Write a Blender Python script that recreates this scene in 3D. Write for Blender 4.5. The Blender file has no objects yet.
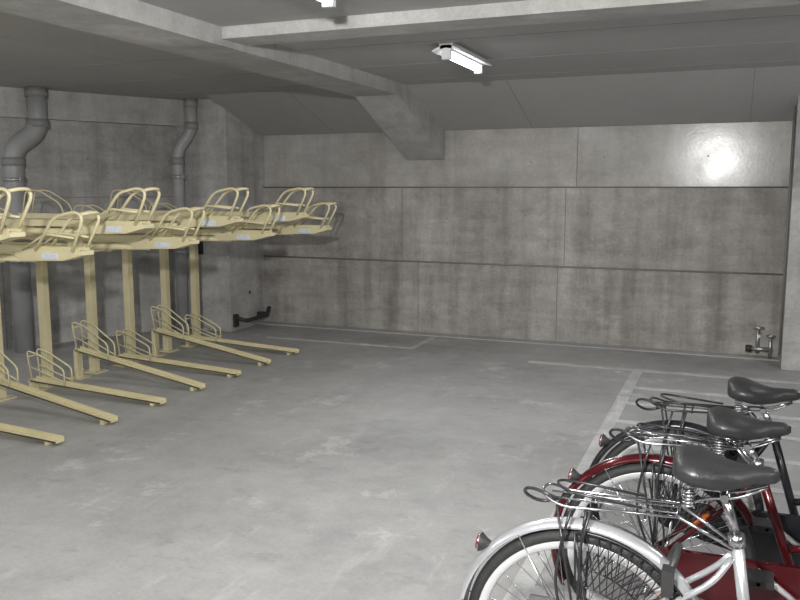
import bpy, math, random
from mathutils import Vector, Matrix
random.seed(4)
sc = bpy.context.scene
sc.view_settings.view_transform = 'Standard'

# ---------------------------------------------------------------- materials
def new_mat(name):
    m = bpy.data.materials.new(name); m.use_nodes = True
    nt = m.node_tree
    return m, nt, nt.nodes['Principled BSDF']

def simple(name, col, rough=0.5, metal=0.0, var=0.08, scale=20, emis=0, bump=0.0):
    m, nt, b = new_mat(name)
    N, L = nt.nodes, nt.links
    tc = N.new('ShaderNodeTexCoord'); no = N.new('ShaderNodeTexNoise')
    no.inputs['Scale'].default_value = scale; no.inputs['Detail'].default_value = 4
    L.new(tc.outputs['Object'], no.inputs['Vector'])
    r = N.new('ShaderNodeValToRGB')
    r.color_ramp.elements[0].position = 0.3; r.color_ramp.elements[1].position = 0.7
    r.color_ramp.elements[0].color = tuple(c*(1-var) for c in col)+(1,)
    r.color_ramp.elements[1].color = tuple(min(1, c*(1+var)) for c in col)+(1,)
    L.new(no.outputs['Fac'], r.inputs['Fac']); L.new(r.outputs['Color'], b.inputs['Base Color'])
    b.inputs['Roughness'].default_value = rough; b.inputs['Metallic'].default_value = metal
    if emis:
        b.inputs['Emission Color'].default_value = (0.93, 0.98, 1, 1)
        b.inputs['Emission Strength'].default_value = emis
    if bump:
        bp = N.new('ShaderNodeBump'); bp.inputs['Strength'].default_value = bump
        bp.inputs['Distance'].default_value = 0.01
        L.new(no.outputs['Fac'], bp.inputs['Height']); L.new(bp.outputs['Normal'], b.inputs['Normal'])
    return m

def concrete(name, base, contrast=0.35, rough=0.7, streak=0.25, spec=0.3, big=0.9, bump=0.25, patches=None, pits=0.5, rvar=0.09):
    m, nt, b = new_mat(name)
    N, L = nt.nodes, nt.links
    tc = N.new('ShaderNodeTexCoord')
    def noise(scale, detail, vec=None, rgh=0.6):
        n = N.new('ShaderNodeTexNoise'); n.inputs['Scale'].default_value = scale
        n.inputs['Detail'].default_value = detail; n.inputs['Roughness'].default_value = rgh
        L.new(vec or tc.outputs['Object'], n.inputs['Vector']); return n.outputs['Fac']
    def mth(op, a, bb):
        n = N.new('ShaderNodeMath'); n.operation = op
        for i, v in enumerate((a, bb)):
            if isinstance(v, (int, float)): n.inputs[i].default_value = v
            else: L.new(v, n.inputs[i])
        return n.outputs[0]
    def ramp(f, p0, p1, v0, v1):
        n = N.new('ShaderNodeMapRange'); n.clamp = True
        L.new(f, n.inputs[0]); n.inputs[1].default_value = p0; n.inputs[2].default_value = p1
        n.inputs[3].default_value = v0; n.inputs[4].default_value = v1; return n.outputs[0]
    def mapped(s):
        mp = N.new('ShaderNodeMapping'); mp.inputs['Scale'].default_value = s
        L.new(tc.outputs['Object'], mp.inputs['Vector']); return mp.outputs[0]
    f = ramp(noise(big, 8), 0.3, 0.7, 1-contrast, 1+contrast)
    f = mth('MULTIPLY', f, ramp(noise(7, 6, None, 0.7), 0.3, 0.7, 1-contrast*0.5, 1+contrast*0.5))
    f = mth('MULTIPLY', f, ramp(noise(45, 5, None, 0.8), 0.3, 0.7, 1-contrast*0.5, 1+contrast*0.5))
    if streak:
        f = mth('MULTIPLY', f, ramp(noise(1.0, 5, mapped((5, 5, 0.5))), 0.45, 0.75, 1, 1-streak))
        f = mth('MULTIPLY', f, ramp(noise(1.0, 6, mapped((1.2, 1.2, 9)), 0.7), 0.35, 0.7, 1+streak*0.25, 1-streak*0.35))
        f = mth('MULTIPLY', f, ramp(noise(2.1, 7, None, 0.75), 0.58, 0.66, 1, 1+streak*0.5))
        f = mth('MULTIPLY', f, ramp(noise(1.4, 8, mapped((1, 1, 1.7)), 0.7), 0.54, 0.66, 1, 1-streak*0.6))
    if pits:
        f = mth('MULTIPLY', f, ramp(noise(110, 2), 0.68, 0.74, 1, 1-pits))
    if patches:
        f = mth('MULTIPLY', f, ramp(noise(1.9, 10, None, 0.72), 0.58, 0.63, 1, 1+patches))
        f = mth('MULTIPLY', f, ramp(noise(0.8, 5), 0.52, 0.66, 1, 1-patches*0.6))
        f = mth('MULTIPLY', f, ramp(noise(1.0, 6, mapped((6, 1.4, 1)), 0.65), 0.6, 0.68, 1, 1+patches*0.6))
        f = mth('MULTIPLY', f, ramp(noise(3.7, 8, mapped((1, 1.6, 1)), 0.7), 0.58, 0.68, 1, 1-patches*0.7))
    col = N.new('ShaderNodeVectorMath'); col.operation = 'SCALE'
    col.inputs[0].default_value = base; L.new(f, col.inputs['Scale'])
    L.new(col.outputs[0], b.inputs['Base Color'])
    L.new(ramp(noise(5, 5), 0.3, 0.7, rough-rvar, min(1, rough+rvar)), b.inputs['Roughness'])
    b.inputs['Specular IOR Level'].default_value = spec
    bp = N.new('ShaderNodeBump'); bp.inputs['Strength'].default_value = bump; bp.inputs['Distance'].default_value = 0.01
    L.new(noise(35, 6), bp.inputs['Height']); L.new(bp.outputs['Normal'], b.inputs['Normal'])
    return m

M_wallU = concrete('concrete_upper_band', (0.43, 0.415, 0.39), 0.2, 0.205, 0.22, 0.36, bump=0.035, rvar=0.035)
M_wallM = concrete('concrete_mid_band', (0.40, 0.38, 0.355), 0.28, 0.6, 0.35, 0.35)
M_wallL = concrete('concrete_low_band', (0.38, 0.36, 0.335), 0.28, 0.7, 0.45, 0.3)
M_wall = concrete('concrete_side', (0.43, 0.42, 0.405), 0.27, 0.65, 0.32)
M_beam = concrete('concrete_beam', (0.47, 0.465, 0.45), 0.22, 0.65, 0.2)
M_floor = concrete('concrete_floor', (0.345, 0.343, 0.335), 0.18, 0.5, 0, 0.35, big=0.7, bump=0.15, patches=0.28, pits=0.2)
M_curb = concrete('concrete_floor_edge', (0.38, 0.38, 0.37), 0.15, 0.6, 0, 0.3)
M_ceil = concrete('ceiling_board', (0.43, 0.425, 0.42), 0.07, 0.8, 0, 0.2, big=0.5, bump=0.3, pits=0.25)
M_seam = simple('joint_dark', (0.22, 0.21, 0.195), 0.9)
M_tie = simple('tie_hole_mortar', (0.25, 0.24, 0.225), 0.9)
M_seam2 = simple('ceiling_joint', (0.31, 0.31, 0.305), 0.9)
M_paint = concrete('worn_white_paint', (0.48, 0.48, 0.47), 0.2, 0.6, 0, 0.3, big=4, patches=0.25)
M_cream = simple('cream_rack_paint', (0.66, 0.595, 0.37), 0.4, 0, 0.05, 8)
M_label = simple('label_blue_white', (0.62, 0.68, 0.75), 0.4, 0, 0.1, 60)
M_pvc = simple('grey_pvc_pipe', (0.33, 0.335, 0.335), 0.45, 0, 0.08, 6)
M_pvc2 = simple('grey_pvc_joint', (0.26, 0.262, 0.262), 0.5)
M_steel = simple('galvanised_steel', (0.5, 0.5, 0.5), 0.35, 0.9)
M_rod = simple('weathered_rod', (0.22, 0.215, 0.21), 0.6, 0.1)
M_dark = simple('dark_metal', (0.04, 0.04, 0.04), 0.5, 0.3)
M_white = simple('white_enamel', (0.75, 0.77, 0.78), 0.4)
M_tube = simple('fluorescent_glow', (1, 1, 1), 0.5, 0, 0.0, 5, emis=7)
M_rubber = simple('tyre_rubber', (0.022, 0.022, 0.022), 0.65, 0, 0.2, 90, bump=0.3)
M_chrome = simple('chrome', (0.60, 0.60, 0.62), 0.22, 1.0, 0.03)
M_alu = simple('aluminium_rim', (0.78, 0.78, 0.79), 0.32, 0.6, 0.03)
M_silver = simple('silver_paint', (0.60, 0.61, 0.63), 0.28, 0.65, 0.02)
M_red = simple('wine_red_paint', (0.070, 0.006, 0.009), 0.18, 0.3, 0.05)
M_black = simple('black_paint', (0.015, 0.015, 0.018), 0.25, 0.1, 0.05)
M_wire = simple('black_coated_wire', (0.03, 0.03, 0.032), 0.3, 0.2, 0.05)
M_vinyl = simple('black_vinyl', (0.025, 0.025, 0.026), 0.36, 0, 0.1, 120, bump=0.15)
M_lens = simple('red_reflector', (0.18, 0.02, 0.03), 0.2, 0, 0.2, 80)
M_orange = simple('orange_reflector', (0.8, 0.17, 0.02), 0.25, 0, 0.2, 80)

# ---------------------------------------------------------------- mesh builder
class MB:
    def __init__(s): s.v, s.f, s.m, s.sm, s.mats = [], [], [], [], []
    def mi(s, mat):
        if mat not in s.mats: s.mats.append(mat)
        return s.mats.index(mat)
    def add(s, vs, fs, mat, smooth=False):
        o = len(s.v); s.v += [tuple(v) for v in vs]; k = s.mi(mat)
        for f in fs:
            s.f.append([i+o for i in f]); s.m.append(k); s.sm.append(smooth)
    def hexa(s, c8, mat):
        s.add(c8, [(0,3,2,1),(4,5,6,7),(0,1,5,4),(1,2,6,5),(2,3,7,6),(3,0,4,7)], mat)
    def box(s, lo, hi, mat):
        (a,b,c),(d,e,f) = lo, hi
        s.hexa([(a,b,c),(d,b,c),(d,e,c),(a,e,c),(a,b,f),(d,b,f),(d,e,f),(a,e,f)], mat)
    def beam(s, p0, p1, w, h, mat, up=(0,0,1)):
        p0, p1 = Vector(p0), Vector(p1); t = (p1-p0).normalized()
        r = t.cross(Vector(up)).normalized(); u = r.cross(t)
        q = []
        for p in (p0, p1):
            for a, b in ((-1,-1),(1,-1),(1,1),(-1,1)): q.append(p+r*a*w/2+u*b*h/2)
        s.add(q, [(0,3,2,1),(4,5,6,7),(0,1,5,4),(1,2,6,5),(2,3,7,6),(3,0,4,7)], mat)
    def prism(s, poly, axis_vec, mat):
        n = len(poly); av = Vector(axis_vec)
        vs = [Vector(p) for p in poly]+[Vector(p)+av for p in poly]
        fs = [tuple(range(n))[::-1], tuple(range(n, 2*n))]
        fs += [(i, (i+1) % n, (i+1) % n+n, i+n) for i in range(n)]
        s.add(vs, fs, mat)
    def tube(s, pts, r, mat, closed=False, n=8, caps=True):
        pts = [Vector(p) for p in pts]; k = len(pts)
        rs = r if isinstance(r, (list, tuple)) else [r]*k
        tan = []
        for i in range(k):
            if closed: t = pts[(i+1) % k]-pts[i-1]
            else: t = pts[min(i+1, k-1)]-pts[max(i-1, 0)]
            tan.append(t.normalized())
        a = Vector((0,0,1)) if abs(tan[0].z) < 0.9 else Vector((0,1,0))
        u = (a-tan[0]*a.dot(tan[0])).normalized()
        vs = []
        for i in range(k):
            u = (u-tan[i]*u.dot(tan[i])).normalized(); w = tan[i].cross(u)
            for j in range(n):
                an = 2*math.pi*j/n
                vs.append(pts[i]+(u*math.cos(an)+w*math.sin(an))*rs[i])
        fs = []
        for i in range(k if closed else k-1):
            i2 = (i+1) % k
            for j in range(n):
                fs.append((i*n+j, i*n+(j+1) % n, i2*n+(j+1) % n, i2*n+j))
        s.add(vs, fs, mat, True)
        if caps and not closed:
            o = len(s.v)-k*n; kk = s.mi(mat)
            s.f.append([o+j for j in range(n)][::-1]); s.m.append(kk); s.sm.append(False)
            s.f.append([o+(k-1)*n+j for j in range(n)]); s.m.append(kk); s.sm.append(False)
    def ring(s, c, R, r, mat, axis='y', seg=64, n=8):
        c = Vector(c); P = []
        for i in range(seg):
            a = 2*math.pi*i/seg
            d = {'y': (math.cos(a), 0, math.sin(a)), 'z': (math.cos(a), math.sin(a), 0), 'x': (0, math.cos(a), math.sin(a))}[axis]
            P.append(c+Vector(d)*R)
        s.tube(P, r, mat, True, n)
    def lathe_y(s, c, prof, mat, seg=64, closed=True):
        c = Vector(c); k = len(prof); vs = []; fs = []
        for i in range(seg):
            a = 2*math.pi*i/seg
            for r, y in prof: vs.append(c+Vector((r*math.cos(a), y, r*math.sin(a))))
        for i in range(seg):
            i2 = (i+1) % seg
            for j in range(k if closed else k-1):
                j2 = (j+1) % k
                fs.append((i*k+j, i2*k+j, i2*k+j2, i*k+j2))
        s.add(vs, fs, mat, True)
    def loft(s, rings, mat, caps=True):
        n = len(rings[0]); vs = [v for r in rings for v in r]; fs = []
        for i in range(len(rings)-1):
            for j in range(n):
                fs.append((i*n+j, i*n+(j+1) % n, (i+1)*n+(j+1) % n, (i+1)*n+j))
        if caps: fs += [tuple(range(n))[::-1], tuple((len(rings)-1)*n+j for j in range(n))]
        s.add(vs, fs, mat, True)
    def obj(s, name, parent=None, loc=(0,0,0), rotz=0):
        me = bpy.data.meshes.new(name); me.from_pydata(s.v, [], s.f)
        for m in s.mats: me.materials.append(m)
        for p, k, sm in zip(me.polygons, s.m, s.sm): p.material_index = k; p.use_smooth = sm
        me.validate(); me.update()
        o = bpy.data.objects.new(name, me); sc.collection.objects.link(o)
        if parent: o.parent = parent
        o.location = loc; o.rotation_euler = (0, 0, rotz)
        return o

def fillet(pts, r=0.03, n=4, closed=False):
    pts = [Vector(p) for p in pts]; out = []; k = len(pts)
    for i in range(k):
        if not closed and i in (0, k-1): out.append(pts[i]); continue
        a, b, c = pts[i-1], pts[i], pts[(i+1) % k]
        ra = min(r, (a-b).length*0.48); rc = min(r, (c-b).length*0.48)
        p0 = b+(a-b).normalized()*ra; p2 = b+(c-b).normalized()*rc
        for j in range(n+1):
            t = j/n; out.append(p0*(1-t)**2+b*2*t*(1-t)+p2*t*t)
    return out

def empty(name, loc=(0,0,0), rotz=0):
    e = bpy.data.objects.new(name, None); sc.collection.objects.link(e)
    e.location = loc; e.rotation_euler = (0, 0, rotz); e.empty_display_size = 0.2
    return e

# ---------------------------------------------------------------- room shell
ZC = 2.56; YB = 8.43; XL = -5.16; XR = 4.5; YF = -3.0
b = MB(); b.box((-9.2, YF-0.2, -0.2), (XR+0.2, YB+0.4, 0), M_floor)
b.obj('floor')

b = MB(); b.box((-9.2, YF-0.2, ZC), (XR+0.2, YB+0.4, ZC+0.2), M_ceil)
for y in (0.6, 1.5, 2.4, 3.3, 5.25, 6.15, 7.05):
    b.box((-9, y, ZC-0.002), (XR, y+0.005, ZC+0.01), M_seam2)
for x in (-7.6, -5.8, -4.4, 0.7, 2.5):
    b.box((x, YF, ZC-0.0015), (x+0.005, YB, ZC+0.01), M_seam2)
b.obj('ceiling')
# sloping board along the top of the back wall
YCH = 7.35
b = MB()
b.prism([(XL+0.002, YCH, ZC-0.001), (XL+0.002, YB+0.05, ZC-0.001), (XL+0.002, YB+0.05, 2.21), (XL+0.002, YB, 2.21)], (XR-XL-0.004, 0, 0), M_ceil)
for x in (-4.2, -1.95, 0.1, 1.6):
    b.beam((x, YCH, ZC-0.002), (x, YB, 2.209), 0.006, 0.004, M_seam2)
b.obj('trim_2')

# back wall, three formwork lifts
b = MB()
b.box((XL-0.1, YB+0.05, 0), (XR, YB+0.3, ZC), M_wallU)
b.box((XL, YB+0.02, 0), (XR, YB+0.06, 1.6), M_wallM)
b.box((XL, YB, 0), (XR, YB+0.03, 0.79), M_wallL)
for z0, z1, xs, yy in ((1.605, 2.22, (-1.50,), YB+0.05), (0.80, 1.60, (-3.40, -1.60), YB+0.02), (0, 0.79, (-3.20, -1.66), YB)):
    for x in xs: b.box((x, yy-0.0015, z0), (x+0.008, yy+0.01, z1), M_seam)
for z, yy in ((0.3, YB), (1.3, YB+0.02), (1.9, YB+0.05)):
    for i in range(10):
        x = -4.8+i*0.92+random.uniform(-.12, .12)
        zz = z+random.uniform(-.04, .04)
        b.tube([(x, yy-0.001, zz), (x, yy+0.01, zz)], 0.009, M_tie, n=10)
b.obj('wall_back')

# corner block left of the back wall
b = MB()
b.box((-6.3, 7.70, 0), (XL, YB+0.3, ZC), M_wall)
b.box((-5.62, 7.694, 0.86), (-5.50, 7.71, 1.22), M_dark)
for z in (0.4, 1.5):
    b.tube([(XL+0.002, 8.1, z), (XL-0.01, 8.1, z)], 0.02, M_dark, n=10)
b.obj('column')

# angled left wall with perimeter beam
p1 = Vector((-5.70, 7.99, 0)); dr = Vector((-0.889, -1.77, 0)).normalized(); p2 = p1+dr*12.4
nrm = Vector((-dr.y, dr.x, 0)); 
if nrm.x < 0: nrm = -nrm
b = MB()
def wallbox(b, a, c, n0, n1, z0, z1, mat):
    q = [a+nrm*n0, c+nrm*n0, c+nrm*n1, a+nrm*n1]
    b.hexa([(p.x, p.y, z0) for p in q]+[(p.x, p.y, z1) for p in q], mat)
wallbox(b, p1, p2, -0.2, 0, 0, ZC, M_wall)
for s_ in (2.2, 4.2, 6.2):
    wallbox(b, p1+dr*s_, p1+dr*(s_+0.008), -0.01, 0.0015, 0, 2.28, M_seam)
wallbox(b, p1, p2, -0.01, 0.002, 1.50, 1.508, M_seam)
for i in range(10):
    for z in (0.7, 1.9):
        p = p1+dr*(0.4+i*0.9)
        b.tube([p+nrm*0.002+Vector((0,0,z)), p-nrm*0.01+Vector((0,0,z))], 0.012, M_tie, n=10)
b.obj('wall_left')
b = MB(); wallbox(b, p1-dr*0.25, p2, 0.0, 0.12, 2.28, ZC, M_beam); b.obj('beam_left')

b = MB(); b.box((XR, YF, 0), (XR+0.2, YB+0.3, ZC), M_wall); b.obj('wall_right')
b = MB(); b.box((-12, YF-0.2, 0), (XR+0.2, YF, ZC), M_wall); b.obj('wall_front')
b = MB(); b.box((0.46, 7.9, 0), (1.5, YB+0.2, ZC), M_wall)
b.tube([(0.445, 8.0, 0.1), (0.445, 8.0, 2.3)], 0.010, M_rod)
b.obj('column')

# main beam with haunch, and shallow cross beam
BX0, BX1, BZ = -3.35, -2.91, 2.45
b = MB()
b.prism([(BX0, YF, ZC), (BX0, YF, BZ), (BX0, 7.15, BZ), (BX0, YB+0.04, 1.90), (BX0, YB+0.04, ZC)], (BX1-BX0, 0, 0), M_beam)
b.obj('beam_main')
b = MB(); b.box((BX1, 4.33, 2.49), (XR, 4.60, ZC), M_beam); b.obj('beam_cross')

# thin rods on the ledges of back wall
b = MB()
b.tube([(XL+0.002, YB-0.009, 0.797), (0.455, YB-0.009, 0.797)], 0.008, M_rod)
b.tube([(XL+0.002, YB+0.013, 1.608), (0.455, YB+0.013, 1.608)], 0.006, M_rod)
b.obj('wall_conduit')

b = MB(); b.box((XL, YB-0.16, 0), (0.46, YB, 0.012), M_curb); b.obj('trim_1')

# painted markings
b = MB()
def line(x0, y0, x1, y1): b.box((x0, y0, 0.0005), (x1, y1, 0.004), M_paint)
line(-1.7, 7.34, 2.6, 7.42)
line(-0.76, 2.0, -0.67, 7.34)
for i in range(9): line(-0.67, 6.68-i*0.52, 1.4, 6.75-i*0.52)
line(-4.6, 7.54, -2.9, 7.60); line(-2.96, 7.60, -2.9, 8.2)
b.obj('parking_line_marking')

# ---------------------------------------------------------------- pipes
def drain(name, top, off, zb, r, bend0, bend1):
    b = MB(); x, y = top; x2, y2 = off
    pts = fillet([(x, y, ZC-0.002), (x, y, bend0), (x2, y2, bend1), (x2, y2, zb)], 0.12, 6)
    b.tube(pts, r, M_pvc, n=20)
    for (px, py, z) in ((x, y, bend0+0.06), (x2, y2, bend1-0.14), (x, y, ZC-0.06), (x2, y2, bend1-0.75)):
        b.tube([(px, py, z-0.03), (px, py, z+0.05)], r*1.14, M_pvc2, n=20)
    for z in (bend1-0.3, 0.9):
        b.tube([(x2, y2, z-0.015), (x2, y2, z+0.015)], r*1.2, M_steel, n=20)
        q = Vector((x2, y2, z)); e = q-nrm*(r+0.06)
        b.beam(q-nrm*r, e, 0.02, 0.03, M_steel)
        b.box((x2+r-0.005, y2-0.04, z-0.02), (x2+r+0.03, y2-0.0, z+0.02), M_steel)
    b.obj(name)
drain('drain_pipe', (-6.30, 6.20), (-6.41, 5.98), 0, 0.092, 2.15, 1.98)
drain('drain_pipe', (-5.535, 7.60), (-5.665, 7.51), 0, 0.064, 2.2, 2.02)

# ---------------------------------------------------------------- fluorescent fixtures
def fixture(x, y, energy, L_=1.2):
    e = empty('fluorescent_ceiling_lamp', (x, y, ZC))
    b = MB()
    b.prism([(-0.05, -L_/2, 0), (0.05, -L_/2, 0), (0.035, -L_/2, -0.05), (-0.035, -L_/2, -0.05)], (0, L_, 0), M_white)
    b.prism([(-0.10, -L_/2, -0.045), (-0.03, -L_/2, -0.012), (0.03, -L_/2, -0.012), (0.10, -L_/2, -0.045), (0.10, -L_/2, -0.052), (0, -L_/2, -0.03), (-0.10, -L_/2, -0.052)], (0, L_, 0), M_white)
    for s in (-1, 1):
        b.box((-0.03, s*(L_/2-0.02)-0.015, -0.105), (0.03, s*(L_/2-0.02)+0.015, -0.03), M_white)
    b.obj('housing', e)
    t = MB(); t.tube([(0, -L_/2+0.03, -0.08), (0, L_/2-0.03, -0.08)], 0.016, M_tube, n=12); t.obj('lamp_tube', e)
    ld = bpy.data.lights.new('lamp_light', 'AREA'); ld.shape = 'RECTANGLE'; ld.size = 0.05; ld.size_y = L_-0.1
    ld.energy = energy; ld.color = (0.98, 0.985, 1.0)
    lo = bpy.data.objects.new('lamp_light', ld); sc.collection.objects.link(lo); lo.parent = e; lo.location = (0, 0, -0.12)
fixture(-1.84, 5.75, 24, 0.78)
fixture(-1.84, 3.27, 24, 0.78)
fixture(-1.84, 0.0, 24)  # from here down: unseen fixtures, added out of view to light the room
fixture(1.9, 5.5, 40)
fixture(1.9, 1.0, 32)
fixture(-5.0, 0.8, 50)
fixture(-7.0, 3.6, 30)

# camera-side flash lamp
ld = bpy.data.lights.new('flash_lamp', 'AREA'); ld.shape = 'DISK'; ld.size = 0.14; ld.energy = 185; ld.color = (1, 0.985, 0.965)
lo = bpy.data.objects.new('flash_lamp', ld); sc.collection.objects.link(lo)
lo.location = (-0.35, -0.1, 2.12); lo.rotation_euler = (math.radians(96), 0, math.radians(14))

# ---------------------------------------------------------------- two tier rack modules
XP = -5.14; XE = -3.84
def lower_rail(b, y, zl):
    a = Vector((-5.10, y, zl)); c = Vector((XE, y, 0.025))
    b.beam(a, c, 0.070, 0.012, M_cream)
    for s in (-1, 1):
        b.beam(a+Vector((0, s*0.032, 0.012)), c+Vector((0, s*0.032, 0.012)), 0.006, 0.032, M_cream)
    b.box((-5.12, y-0.03, 0), (-5.08, y+0.03, zl), M_cream)
    b.box((-5.16, y-0.06, 0), (-5.02, y+0.06, 0.006), M_cream)
    b.box((XE-0.1, y-0.03, 0), (XE-0.07, y+0.03, 0.03), M_cream)
    for s in (-1, 1):
        yy = y+s*0.04
        sl = (0.025-zl)/1.26
        z = lambda x: zl+(x+5.10)*sl+0.01
        b.tube(fillet([(-5.07, yy, z(-5.07)), (-5.10, yy+s*0.01, zl+0.25), (-4.98, yy+s*0.01, zl+0.225), (-4.74, yy, z(-4.74)+0.13), (-4.74, yy, z(-4.74))], 0.04), 0.0065, M_cream)
        b.tube([(-5.08, yy, zl+0.12), (-4.74, yy, z(-4.74)+0.03)], 0.005, M_cream)
    b.tube([(-5.085, y-0.045, zl+0.2), (-5.085, y+0.045, zl+0.2)], 0.006, M_cream)

def upper_tray(b, y, z, dx):
    x0 = -5.55; XT = -3.36+dx
    b.box((x0, y-0.04, z-0.02), (XT-0.02, y+0.04, z-0.010), M_cream)
    for s in (-1, 1):
        b.box((x0, y+s*0.04-0.003, z-0.02), (XT-0.02, y+s*0.04+0.003, z+0.020), M_cream)
    b.tube([(XP-0.1, y, z-0.055), (-3.85, y, z-0.055)], 0.021, M_cream, n=12)
    b.prism([(XT-0.52, y-0.05, z-0.03), (XT-0.46, y-0.05, z-0.065), (XT-0.14, y-0.05, z-0.055), (XT, y-0.05, z-0.02), (XT, y-0.05, z+0.005), (XT-0.5, y-0.05, z+0.012)], (0, 0.10, 0), M_cream)
    b.box((XT-0.30, y-0.054, z-0.047), (XT-0.18, y-0.05, z-0.012), M_label)
    for s in (-1, 1):
        yy = y+s*0.055
        b.tube(fillet([(XT-0.34, yy, z), (XT-0.17, yy+s*0.015, z+0.20), (XT-0.01, yy+s*0.015, z+0.232), (XT+0.045, yy+s*0.015, z+0.20), (XT-0.06, yy, z)], 0.05, 5), 0.0095, M_cream)
        b.tube(fillet([(XT-0.44, yy, z), (XT-0.26, yy, z+0.10), (XT-0.04, yy, z+0.08)], 0.04, 4), 0.007, M_cream)
    b.tube(fillet([(XT+0.03, y-0.07, z+0.215), (XT+0.055, y-0.03, z+0.225), (XT+0.055, y+0.03, z+0.225), (XT+0.03, y+0.07, z+0.215)], 0.03), 0.0095, M_cream)
    for s in (-1, 1):
        yy = y+s*0.05
        b.tube(fillet([(-5.5, yy, z), (-5.45, yy, z+0.21), (-5.3, yy, z+0.21), (-5.08, yy, z+0.10), (-5.05, yy, z)], 0.05), 0.006, M_cream)
    b.box((-4.55, y-0.055, z-0.085), (-4.42, y+0.055, z+0.024), M_cream)

for k in range(5):
    y0 = 6.83-1.03*k; yl = 6.84-1.01*k
    b = MB()
    lower_rail(b, yl, 0.085); lower_rail(b, yl-0.52, 0.24)
    upper_tray(b, y0-0.02, 1.235, -0.10); upper_tray(b, y0-0.56, 1.37, -0.05)
    for yp, top in ((yl+0.19, 1.17), (yl-0.29, 1.30)):
        b.box((XP-0.032, yp-0.03, 0), (XP+0.032, yp+0.03, top), M_cream)
        b.box((XP-0.09, yp-0.075, 0), (XP+0.09, yp+0.075, 0.008), M_cream)
        for sx in (-1, 1):
            for sy in (-1, 1):
                b.tube([(XP+sx*0.065, yp+sy*0.052, 0.005), (XP+sx*0.065, yp+sy*0.052, 0.022)], 0.009, M_steel, n=6)
        b.beam((XP, yp, top-0.03), (XP+0.7, yp, top-0.03), 0.045, 0.05, M_cream)
    b.box((XP-0.03, y0-0.80, 1.10), (XP+0.03, y0+0.23, 1.16), M_cream)
    b.box((XP+0.62, y0-0.80, 1.12), (XP+0.67, y0+0.23, 1.17), M_cream)
    b.obj('two_tier_bicycle_rack')

# ---------------------------------------------------------------- small items
b = MB()
b.tube(fillet([(XL+0.03, 7.75, 0.16), (XL+0.14, 7.78, 0.12), (XL+0.16, 8.2, 0.13), (XL+0.12, 8.32, 0.20)], 0.06), 0.022, M_dark, n=12)
b.box((XL+0.001, 7.74, 0.05), (XL+0.04, 7.80, 0.19), M_dark); b.box((XL+0.001, 8.24, 0.1), (XL+0.13, 8.30, 0.15), M_dark)
b.obj('bumper_rail')

b = MB()
x, y = 0.28, YB-0.04
b.tube([(x, YB-0.002, 0.22), (x, y-0.10, 0.22)], 0.016, M_steel); b.tube([(x-0.01, y-0.08, 0.06), (x-0.01, y-0.08, 0.30)], 0.018, M_steel)
b.tube([(x-0.08, y-0.1, 0.10), (x+0.12, y-0.1, 0.10)], 0.02, M_steel); b.tube([(x-0.05, y-0.1, 0.30), (x+0.04, y-0.1, 0.30)], 0.012, M_steel)
b.tube([(x+0.1, y-0.1, 0.0), (x+0.1, y-0.1, 0.22)], 0.015, M_steel)
b.ring((x+0.1, y-0.1, 0.23), 0.035, 0.007, M_steel, 'z', 16)
b.tube([(x-0.085, y-0.1, 0.07), (x-0.085, y-0.1, 0.13)], 0.028, M_dark, n=12)
b.obj('water_valve')

# ---------------------------------------------------------------- bicycles
R = 0.33
def wheel(parent, name, cx, cz, phase=0):
    b = MB()
    b.lathe_y((cx, 0, cz), [(R-0.036, -0.011), (R-0.030, -0.017), (R-0.017, -0.021), (R-0.005, -0.015), (R, -0.005), (R, 0.005), (R-0.005, 0.015), (R-0.017, 0.021), (R-0.030, 0.017), (R-0.036, 0.011)], M_rubber, 72)
    b.lathe_y((cx, 0, cz), [(R-0.056, -0.006), (R-0.052, -0.013), (R-0.034, -0.016), (R-0.028, -0.015), (R-0.032, 0), (R-0.028, 0.015), (R-0.034, 0.016), (R-0.052, 0.013), (R-0.056, 0.006)], M_alu, 72)
    b.tube([(cx, -0.065, cz), (cx, 0.065, cz)], 0.007, M_steel)
    b.tube([(cx, -0.035, cz), (cx, 0.035, cz)], 0.016, M_chrome, n=16)
    for s in (-1, 1): b.tube([(cx, s*0.030, cz), (cx, s*0.034, cz)], 0.027, M_chrome, n=20)
    n = 36
    for i in range(n):
        a = 2*math.pi*i/n+phase; s = 1 if i % 2 else -1
        ah = a+(0.9 if (i//2) % 2 else -0.9)
        b.tube([(cx+0.024*math.cos(ah), s*0.032, cz+0.024*math.sin(ah)), (cx+(R-0.05)*math.cos(a), s*0.004, cz+(R-0.05)*math.sin(a))], 0.0014, M_chrome, n=5, caps=False)
    a = 0.6+phase
    b.beam((cx+0.18*math.cos(a), -0.014, cz+0.18*math.sin(a)), (cx+0.25*math.cos(a), -0.010, cz+0.25*math.sin(a)), 0.008, 0.03, M_orange, (0,1,0))
    b.obj(name, parent)

def fender(b, cx, cz, a0, a1, mat, w=0.030, Rf=0.362):
    rings = []; k = 40
    for i in range(k+1):
        a = math.radians(a0+(a1-a0)*i/k); row = []
        for j in range(9):
            t = -1+j/4; r = Rf-0.020*abs(t)**2.2
            row.append((cx+r*math.cos(a), t*w, cz+r*math.sin(a)))
        for j in range(8, -1, -1):
            t = -1+j/4; r = Rf-0.0025-0.020*abs(t)**2.2
            row.append((cx+r*math.cos(a), t*(w-0.002), cz+r*math.sin(a)))
        rings.append(row)
    b.loft(rings, mat)

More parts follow.
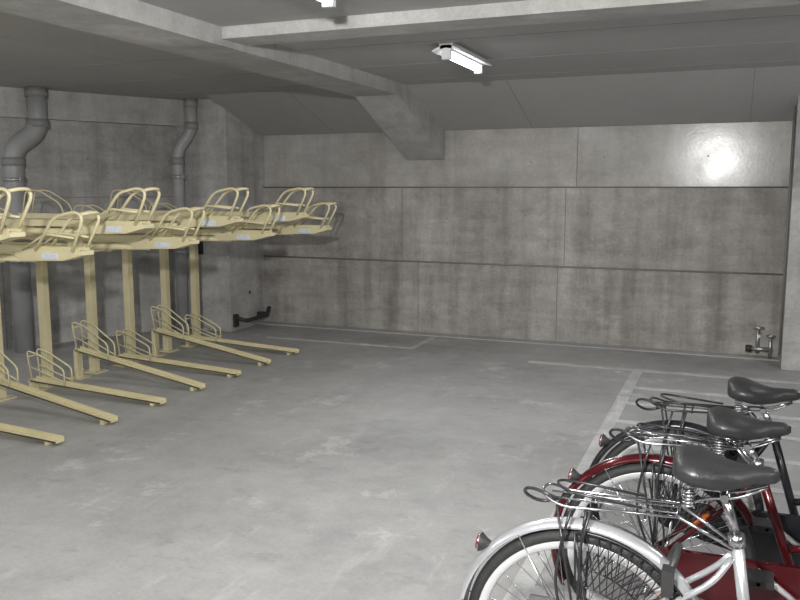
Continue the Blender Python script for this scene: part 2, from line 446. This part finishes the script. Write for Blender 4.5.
def bicycle(x, y, frame, fend, rackm, saddle_z=0.88, rotz=0.0, phase=0, steer=0.0, stripe=None, sad_dx=0.33):
    e = empty('bicycle', (x, y, 0), rotz)
    H = 0.33; WB = 1.12
    wheel(e, 'rear_wheel', 0, H, phase)
    b = MB(); BB = Vector((0.46, 0, 0.275)); ST = Vector((sad_dx+0.035, 0, 0.70))
    HT0, HT1 = Vector((0.955, 0, 0.69)), Vector((0.905, 0, 0.83))
    b.tube([BB, ST], 0.0155, frame, n=14)
    b.tube([HT0, HT1], 0.019, frame, n=14)
    b.tube(fillet([HT0+Vector((-0.01, 0, 0.02)), (0.80, 0, 0.48), (0.60, 0, 0.31), BB], 0.15, 6), 0.018, frame, n=14)
    b.tube(fillet([HT1+Vector((0, 0, -0.02)), (0.76, 0, 0.60), (0.60, 0, 0.45), (0.43, 0, 0.42)], 0.15, 6), 0.014, frame, n=12)
    b.tube([BB+Vector((0, -0.04, 0)), BB+Vector((0, 0.04, 0))], 0.022, frame, n=14)
    for s in (-1, 1):
        b.tube(fillet([BB+Vector((-0.03, s*0.02, 0)), (0.36, s*0.045, 0.285), (0, s*0.058, H)], 0.05), 0.010, frame, n=10)
        b.tube(fillet([ST+Vector((-0.01, s*0.015, -0.05)), ST+Vector((-0.05, s*0.045, -0.11)), (0, s*0.058, H)], 0.05), 0.0085, frame, n=10)
    SP = Vector((sad_dx, 0, saddle_z-0.07))
    b.tube([ST, SP], 0.0125, M_chrome, n=12)
    b.tube([ST+Vector((0.002, 0, -0.02)), ST+Vector((-0.002, 0, 0.012))], 0.021, M_chrome, n=12)
    b.tube([ST+Vector((-0.01, -0.04, 0)), ST+Vector((-0.01, 0.03, 0))], 0.006, M_chrome)
    b.obj('frame', e)
    # chain case, crank, pedals
    b = MB(); pts = []
    for i in range(13):
        a = math.radians(90-180*i/12); pts.append((0.46+0.115*math.cos(a), -0.052, 0.275+0.115*math.sin(a)))
    for i in range(13):
        a = math.radians(270-180*i/12); pts.append((-0.01+0.055*math.cos(a), -0.052, H+0.055*math.sin(a)))
    b.prism(pts, (0, -0.022, 0), M_black if frame is M_silver else frame)
    b.tube([(0.46, -0.10, 0.275), (0.46, 0.10, 0.275)], 0.012, M_chrome)
    for s in (-1, 1):
        tip = Vector((0.46+s*0.13, s*0.105, 0.275-s*0.10))
        b.tube([(0.46, s*0.095, 0.275), tip], 0.010, M_alu)
        b.tube([tip, tip+Vector((0, s*0.10, 0))], 0.006, M_chrome)
        b.box(tuple(tip+Vector((-0.045, min(s*0.015, s*0.10), -0.012))), tuple(tip+Vector((0.045, max(s*0.015, s*0.10), 0.012))), M_rubber)
    b.obj('drivetrain', e)
    # rear mudguard with stays and reflector
    b = MB()
    fender(b, 0, H, 28, 208, fend)
    if stripe:
        fender(b, 0, H, 30, 206, stripe, 0.007, 0.3635)
    for a in (168, 120):
        ar = math.radians(a)
        for s in (-1, 1):
            b.tube([(0, s*0.055, H), (0.345*math.cos(ar), s*0.031, H+0.345*math.sin(ar))], 0.0025, M_chrome, n=6)
    a = math.radians(138); c = Vector((0.365*math.cos(a), 0, H+0.365*math.sin(a))); d = Vector((-1, 0, 0.12)).normalized()
    b.tube([c+d*(-0.012), c+d*0.002, c+d*0.018, c+d*0.022], [0.010, 0.016, 0.027, 0.027], M_dark, n=16)
    b.tube([c+d*0.021, c+d*0.024], [0.029, 0.029], M_chrome, n=16)
    b.tube([c+d*0.0235, c+d*0.030], [0.026, 0.022], M_lens, n=16)
    b.obj('rear_mudguard', e)
    # carrier
    b = MB(); zc = 0.745; x0, x1 = -0.10, 0.25
    b.tube(fillet([(x1, -0.05, zc+0.01), (x0+0.05, -0.065, zc), (x0, -0.05, zc+0.02), (x0-0.01, 0, zc+0.025), (x0, 0.05, zc+0.02), (x0+0.05, 0.065, zc), (x1, 0.05, zc+0.01)], 0.035), 0.0042, rackm)
    for yy in (-0.022, 0.022): b.tube([(x0+0.01, yy, zc+0.008), (x1, yy, zc+0.010)], 0.003, rackm, n=6)
    for xx in (x0+0.04, 0.05, 0.17): b.tube([(xx, -0.064, zc), (xx, 0.064, zc)], 0.0035, M_wire, n=6)
    b.tube([(x1, -0.05, zc+0.01), (x1, 0.05, zc+0.01)], 0.0045, rackm)
    for s in (-1, 1):
        b.tube([(x1, s*0.045, zc+0.01), (ST.x-0.01, s*0.02, ST.z-0.02)], 0.0045, rackm)
        b.tube(fillet([(0.02, s*0.065, zc), (0.01, s*0.075, zc-0.08), (0, s*0.064, H)], 0.05), 0.0042, M_wire, n=7)
        b.tube([(-0.06, s*0.064, zc), (0.005, s*0.07, H+0.05)], 0.0038, M_wire, n=7)
    b.tube(fillet([(0.16, -0.045, zc+0.02), (-0.02, -0.045, zc+0.035), (-0.07, -0.02, zc+0.045), (-0.07, 0.02, zc+0.045), (-0.02, 0.045, zc+0.035), (0.16, 0.045, zc+0.02)], 0.03), 0.004, M_wire, n=7)
    b.tube(fillet([(-0.02, -0.07, zc), (-0.05, -0.080, 0.62), (-0.06, -0.076, 0.50), (0.0, -0.068, H+0.02)], 0.08), 0.0045, M_wire, n=6)
    b.tube(fillet([(0.03, -0.07, zc), (0.0, -0.08, 0.60), (0.04, -0.076, 0.45), (0.03, -0.068, H+0.02)], 0.06), 0.004, M_wire, n=6)
    b.tube(fillet([(x0+0.04, -0.05, zc+0.015), (x0-0.045, -0.035, zc+0.035), (x0-0.07, 0.0, zc+0.0), (x0-0.02, 0.03, zc-0.035), (x0+0.06, 0.03, zc)], 0.045, 5), 0.005, M_wire, n=6)
    b.obj('rear_carrier', e)
    # wire guard net on both sides of the rear wheel
    b = MB()
    for s in (-1, 1):
        yy = s*0.052; n = 13
        P = []
        for i in range(n):
            u = i/(n-1); ang = math.radians(92-62*u)
            P.append((Vector((0.345*math.cos(ang), yy, H+0.345*math.sin(ang))), Vector((0.19*math.cos(ang), yy, H+0.19*math.sin(ang)))))
        for i in range(n-2):
            b.tube([P[i][0], P[i+2][1]], 0.0018, M_wire, n=5, caps=False)
            b.tube([P[i+2][0]+Vector((0, s*0.002, 0)), P[i][1]+Vector((0, s*0.002, 0))], 0.0018, M_wire, n=5, caps=False)
        b.tube([p[0] for p in P], 0.003, M_wire, n=6); b.tube([p[1] for p in P], 0.003, M_wire, n=6)
        b.tube(P[0], 0.003, M_wire, n=6); b.tube(P[-1], 0.003, M_wire, n=6)
    b.obj('dress_guard', e)
    # ring lock
    b = MB(); P = []
    for i in range(15):
        a = math.radians(-40+260*i/14); P.append((0.235+0.02*math.sin(a), 0.052*math.cos(a)*1.15, 0.60+0.052*math.sin(a)))
    b.tube(P, 0.010, M_dark); b.box((0.22, -0.10, 0.555), (0.25, -0.055, 0.625), M_dark); b.obj('ring_lock', e)
    # saddle
    b = MB(); rings = []
    prof = [(-0.128, 0.045, 0.034, 0.008), (-0.121, 0.082, 0.056, 0.015), (-0.100, 0.102, 0.074, 0.021), (-0.065, 0.108, 0.078, 0.018), (-0.032, 0.098, 0.074, 0.008),
            (0.0, 0.072, 0.064, -0.001), (0.036, 0.047, 0.054, -0.005), (0.072, 0.033, 0.048, -0.004), (0.102, 0.027, 0.043, -0.003), (0.120, 0.019, 0.033, -0.007), (0.128, 0.008, 0.014, -0.014)]
    for (px, hw, th, zo) in prof:
        row = []
        for j in range(20):
            a = 2*math.pi*j/20; ca, sa = math.cos(a), math.sin(a)
            yy = hw*abs(ca)**0.85*(1 if ca > 0 else -1)
            up = abs(sa)**0.8
            zz = (0.018 if sa > 0 else -th+0.018)*up + (-0.030*abs(ca)**4*0.6 if hw > 0.04 else 0)
            row.append((sad_dx+px, yy, saddle_z+zo+zz))
        rings.append(row)
    b.loft(rings, M_vinyl)
    for s in (-1, 1):
        b.tube(fillet([(sad_dx+0.10, s*0.01, saddle_z-0.035), (sad_dx+0.03, s*0.022, saddle_z-0.07), (sad_dx-0.05, s*0.035, saddle_z-0.075), (sad_dx-0.085, s*0.06, saddle_z-0.09)], 0.03), 0.004, M_chrome)
        P = []
        for i in range(60):
            a = i*2*math.pi/12; P.append((sad_dx-0.085+0.014*math.cos(a), s*0.06+0.014*math.sin(a), saddle_z-0.095+0.045*i/59))
        b.tube(P, 0.0028, M_chrome, n=5)
    b.tube([(sad_dx, -0.035, saddle_z-0.071), (sad_dx, 0.035, saddle_z-0.071)], 0.011, M_chrome)
    b.obj('saddle', e)
    # stand
    b = MB()
    for s in (-1, 1):
        b.tube(fillet([(0.0, s*0.062, H), (-0.03, s*0.10, 0.12), (-0.06, s*0.14, 0.010)], 0.04), 0.008, M_chrome)
    b.tube([(-0.06, -0.14, 0.010), (-0.06, 0.14, 0.010)], 0.009, M_chrome)
    b.obj('stand', e)
    # front assembly (steered)
    piv = Vector((0.93, 0, 0))
    fe = bpy.data.objects.new('steering', None); sc.collection.objects.link(fe); fe.parent = e
    fe.location = piv; fe.rotation_euler = (0, 0, steer)
    fx = WB-piv.x
    wheel(fe, 'front_wheel', fx, H, phase+0.1)
    b = MB(); fender(b, fx, H, -5, 175-35, fend)
    for s in (-1, 1):
        b.tube([(fx, s*0.052, H), (fx-0.31, s*0.03, H+0.12)], 0.0025, M_chrome, n=6)
        b.tube(fillet([(0.035, s*0.045, 0.71), (0.09, s*0.052, 0.50), (fx, s*0.055, H)], 0.06), 0.011, frame, n=10)
    b.beam((0.035, -0.055, 0.712), (0.035, 0.055, 0.712), 0.03, 0.025, frame)
    b.tube([(0.033, 0, 0.69), (-0.028, 0, 0.86)], 0.013, M_chrome, n=12)
    b.tube([(-0.028, 0, 0.86), (-0.055, 0, 0.97)], 0.011, M_chrome, n=12)
    b.tube(fillet([(-0.24, -0.25, 0.99), (-0.13, -0.25, 1.0), (-0.01, -0.16, 1.02), (-0.055, 0, 0.975), (-0.01, 0.16, 1.02), (-0.13, 0.25, 1.0), (-0.24, 0.25, 0.99)], 0.07, 6), 0.011, M_chrome, n=12)
    for s in (-1, 1):
        b.tube([(-0.25, s*0.25, 0.989), (-0.14, s*0.25, 0.999)], 0.016, M_rubber, n=12)
        b.tube(fillet([(-0.06, s*0.215, 1.0), (-0.12, s*0.22, 0.975), (-0.22, s*0.245, 0.955)], 0.03), 0.005, M_alu)
        b.tube(fillet([(-0.06, s*0.20, 1.01), (0.06, s*0.12, 1.0), (0.06, s*0.03, 0.85), (0.04, s*0.02, 0.7)], 0.06), 0.003, M_black, n=6)
    b.obj('fork_and_handlebar', fe)
    b = MB()
    def rect(z, gx, gy, x0b=0.08): return [(x0b, -gy, z), (x0b+gx, -gy, z), (x0b+gx, gy, z), (x0b, gy, z)]
    for t, rr in ((0, 0.004), (0.33, 0.002), (0.66, 0.002), (1, 0.005)):
        b.tube(fillet(rect(0.74+0.22*t, 0.22+0.05*t, 0.12+0.04*t), 0.04, 4, True), rr, M_wire, True, 6)
    for i in range(9):
        t = -1+i/4
        for xx, g in ((0.08, 0), (0.30, 0.05)):
            b.tube([(xx, t*0.115, 0.74), (xx+g, t*0.155, 0.96)], 0.002, M_wire, n=5)
        b.tube([(0.08, t*0.115, 0.74), (0.30, t*0.115, 0.74)], 0.002, M_wire, n=5)
    for i in range(8):
        t = i/7
        for s in (-1, 1): b.tube([(0.08+0.22*t, s*0.12, 0.74), (0.08+0.27*t, s*0.16, 0.96)], 0.002, M_wire, n=5)
    b.tube([(0.0, 0, 0.80), (0.09, 0, 0.78)], 0.006, M_chrome)
    for s in (-1, 1): b.tube([(0.2, s*0.1, 0.74), (fx, s*0.06, H)], 0.004, M_chrome)
    b.obj('front_basket', fe)
    return e

bicycle(-0.345, 2.20, M_silver, M_silver, M_chrome, 0.885, 0.0, 0.05, sad_dx=0.36)
bicycle(-0.20, 2.86, M_red, M_red, M_chrome, 0.83, 0.0, 0.2, 0.0, M_chrome, sad_dx=0.28)
bicycle(-0.16, 3.32, M_black, M_black, M_wire, 0.84, 0.0, 0.4, 0.0, sad_dx=0.30)

# ---------------------------------------------------------------- world, camera
w = bpy.data.worlds.new('world'); w.use_nodes = True; sc.world = w
w.node_tree.nodes['Background'].inputs[0].default_value = (0.5, 0.5, 0.5, 1)
w.node_tree.nodes['Background'].inputs[1].default_value = 0.3
cd = bpy.data.cameras.new('camera'); cd.sensor_width = 36; cd.lens = 820*36/800
cam = bpy.data.objects.new('camera', cd); sc.collection.objects.link(cam)
cam.location = (0, 0, 1.6); cam.rotation_euler = (math.radians(90-7.78), 0, math.radians(22.04))
sc.camera = cam
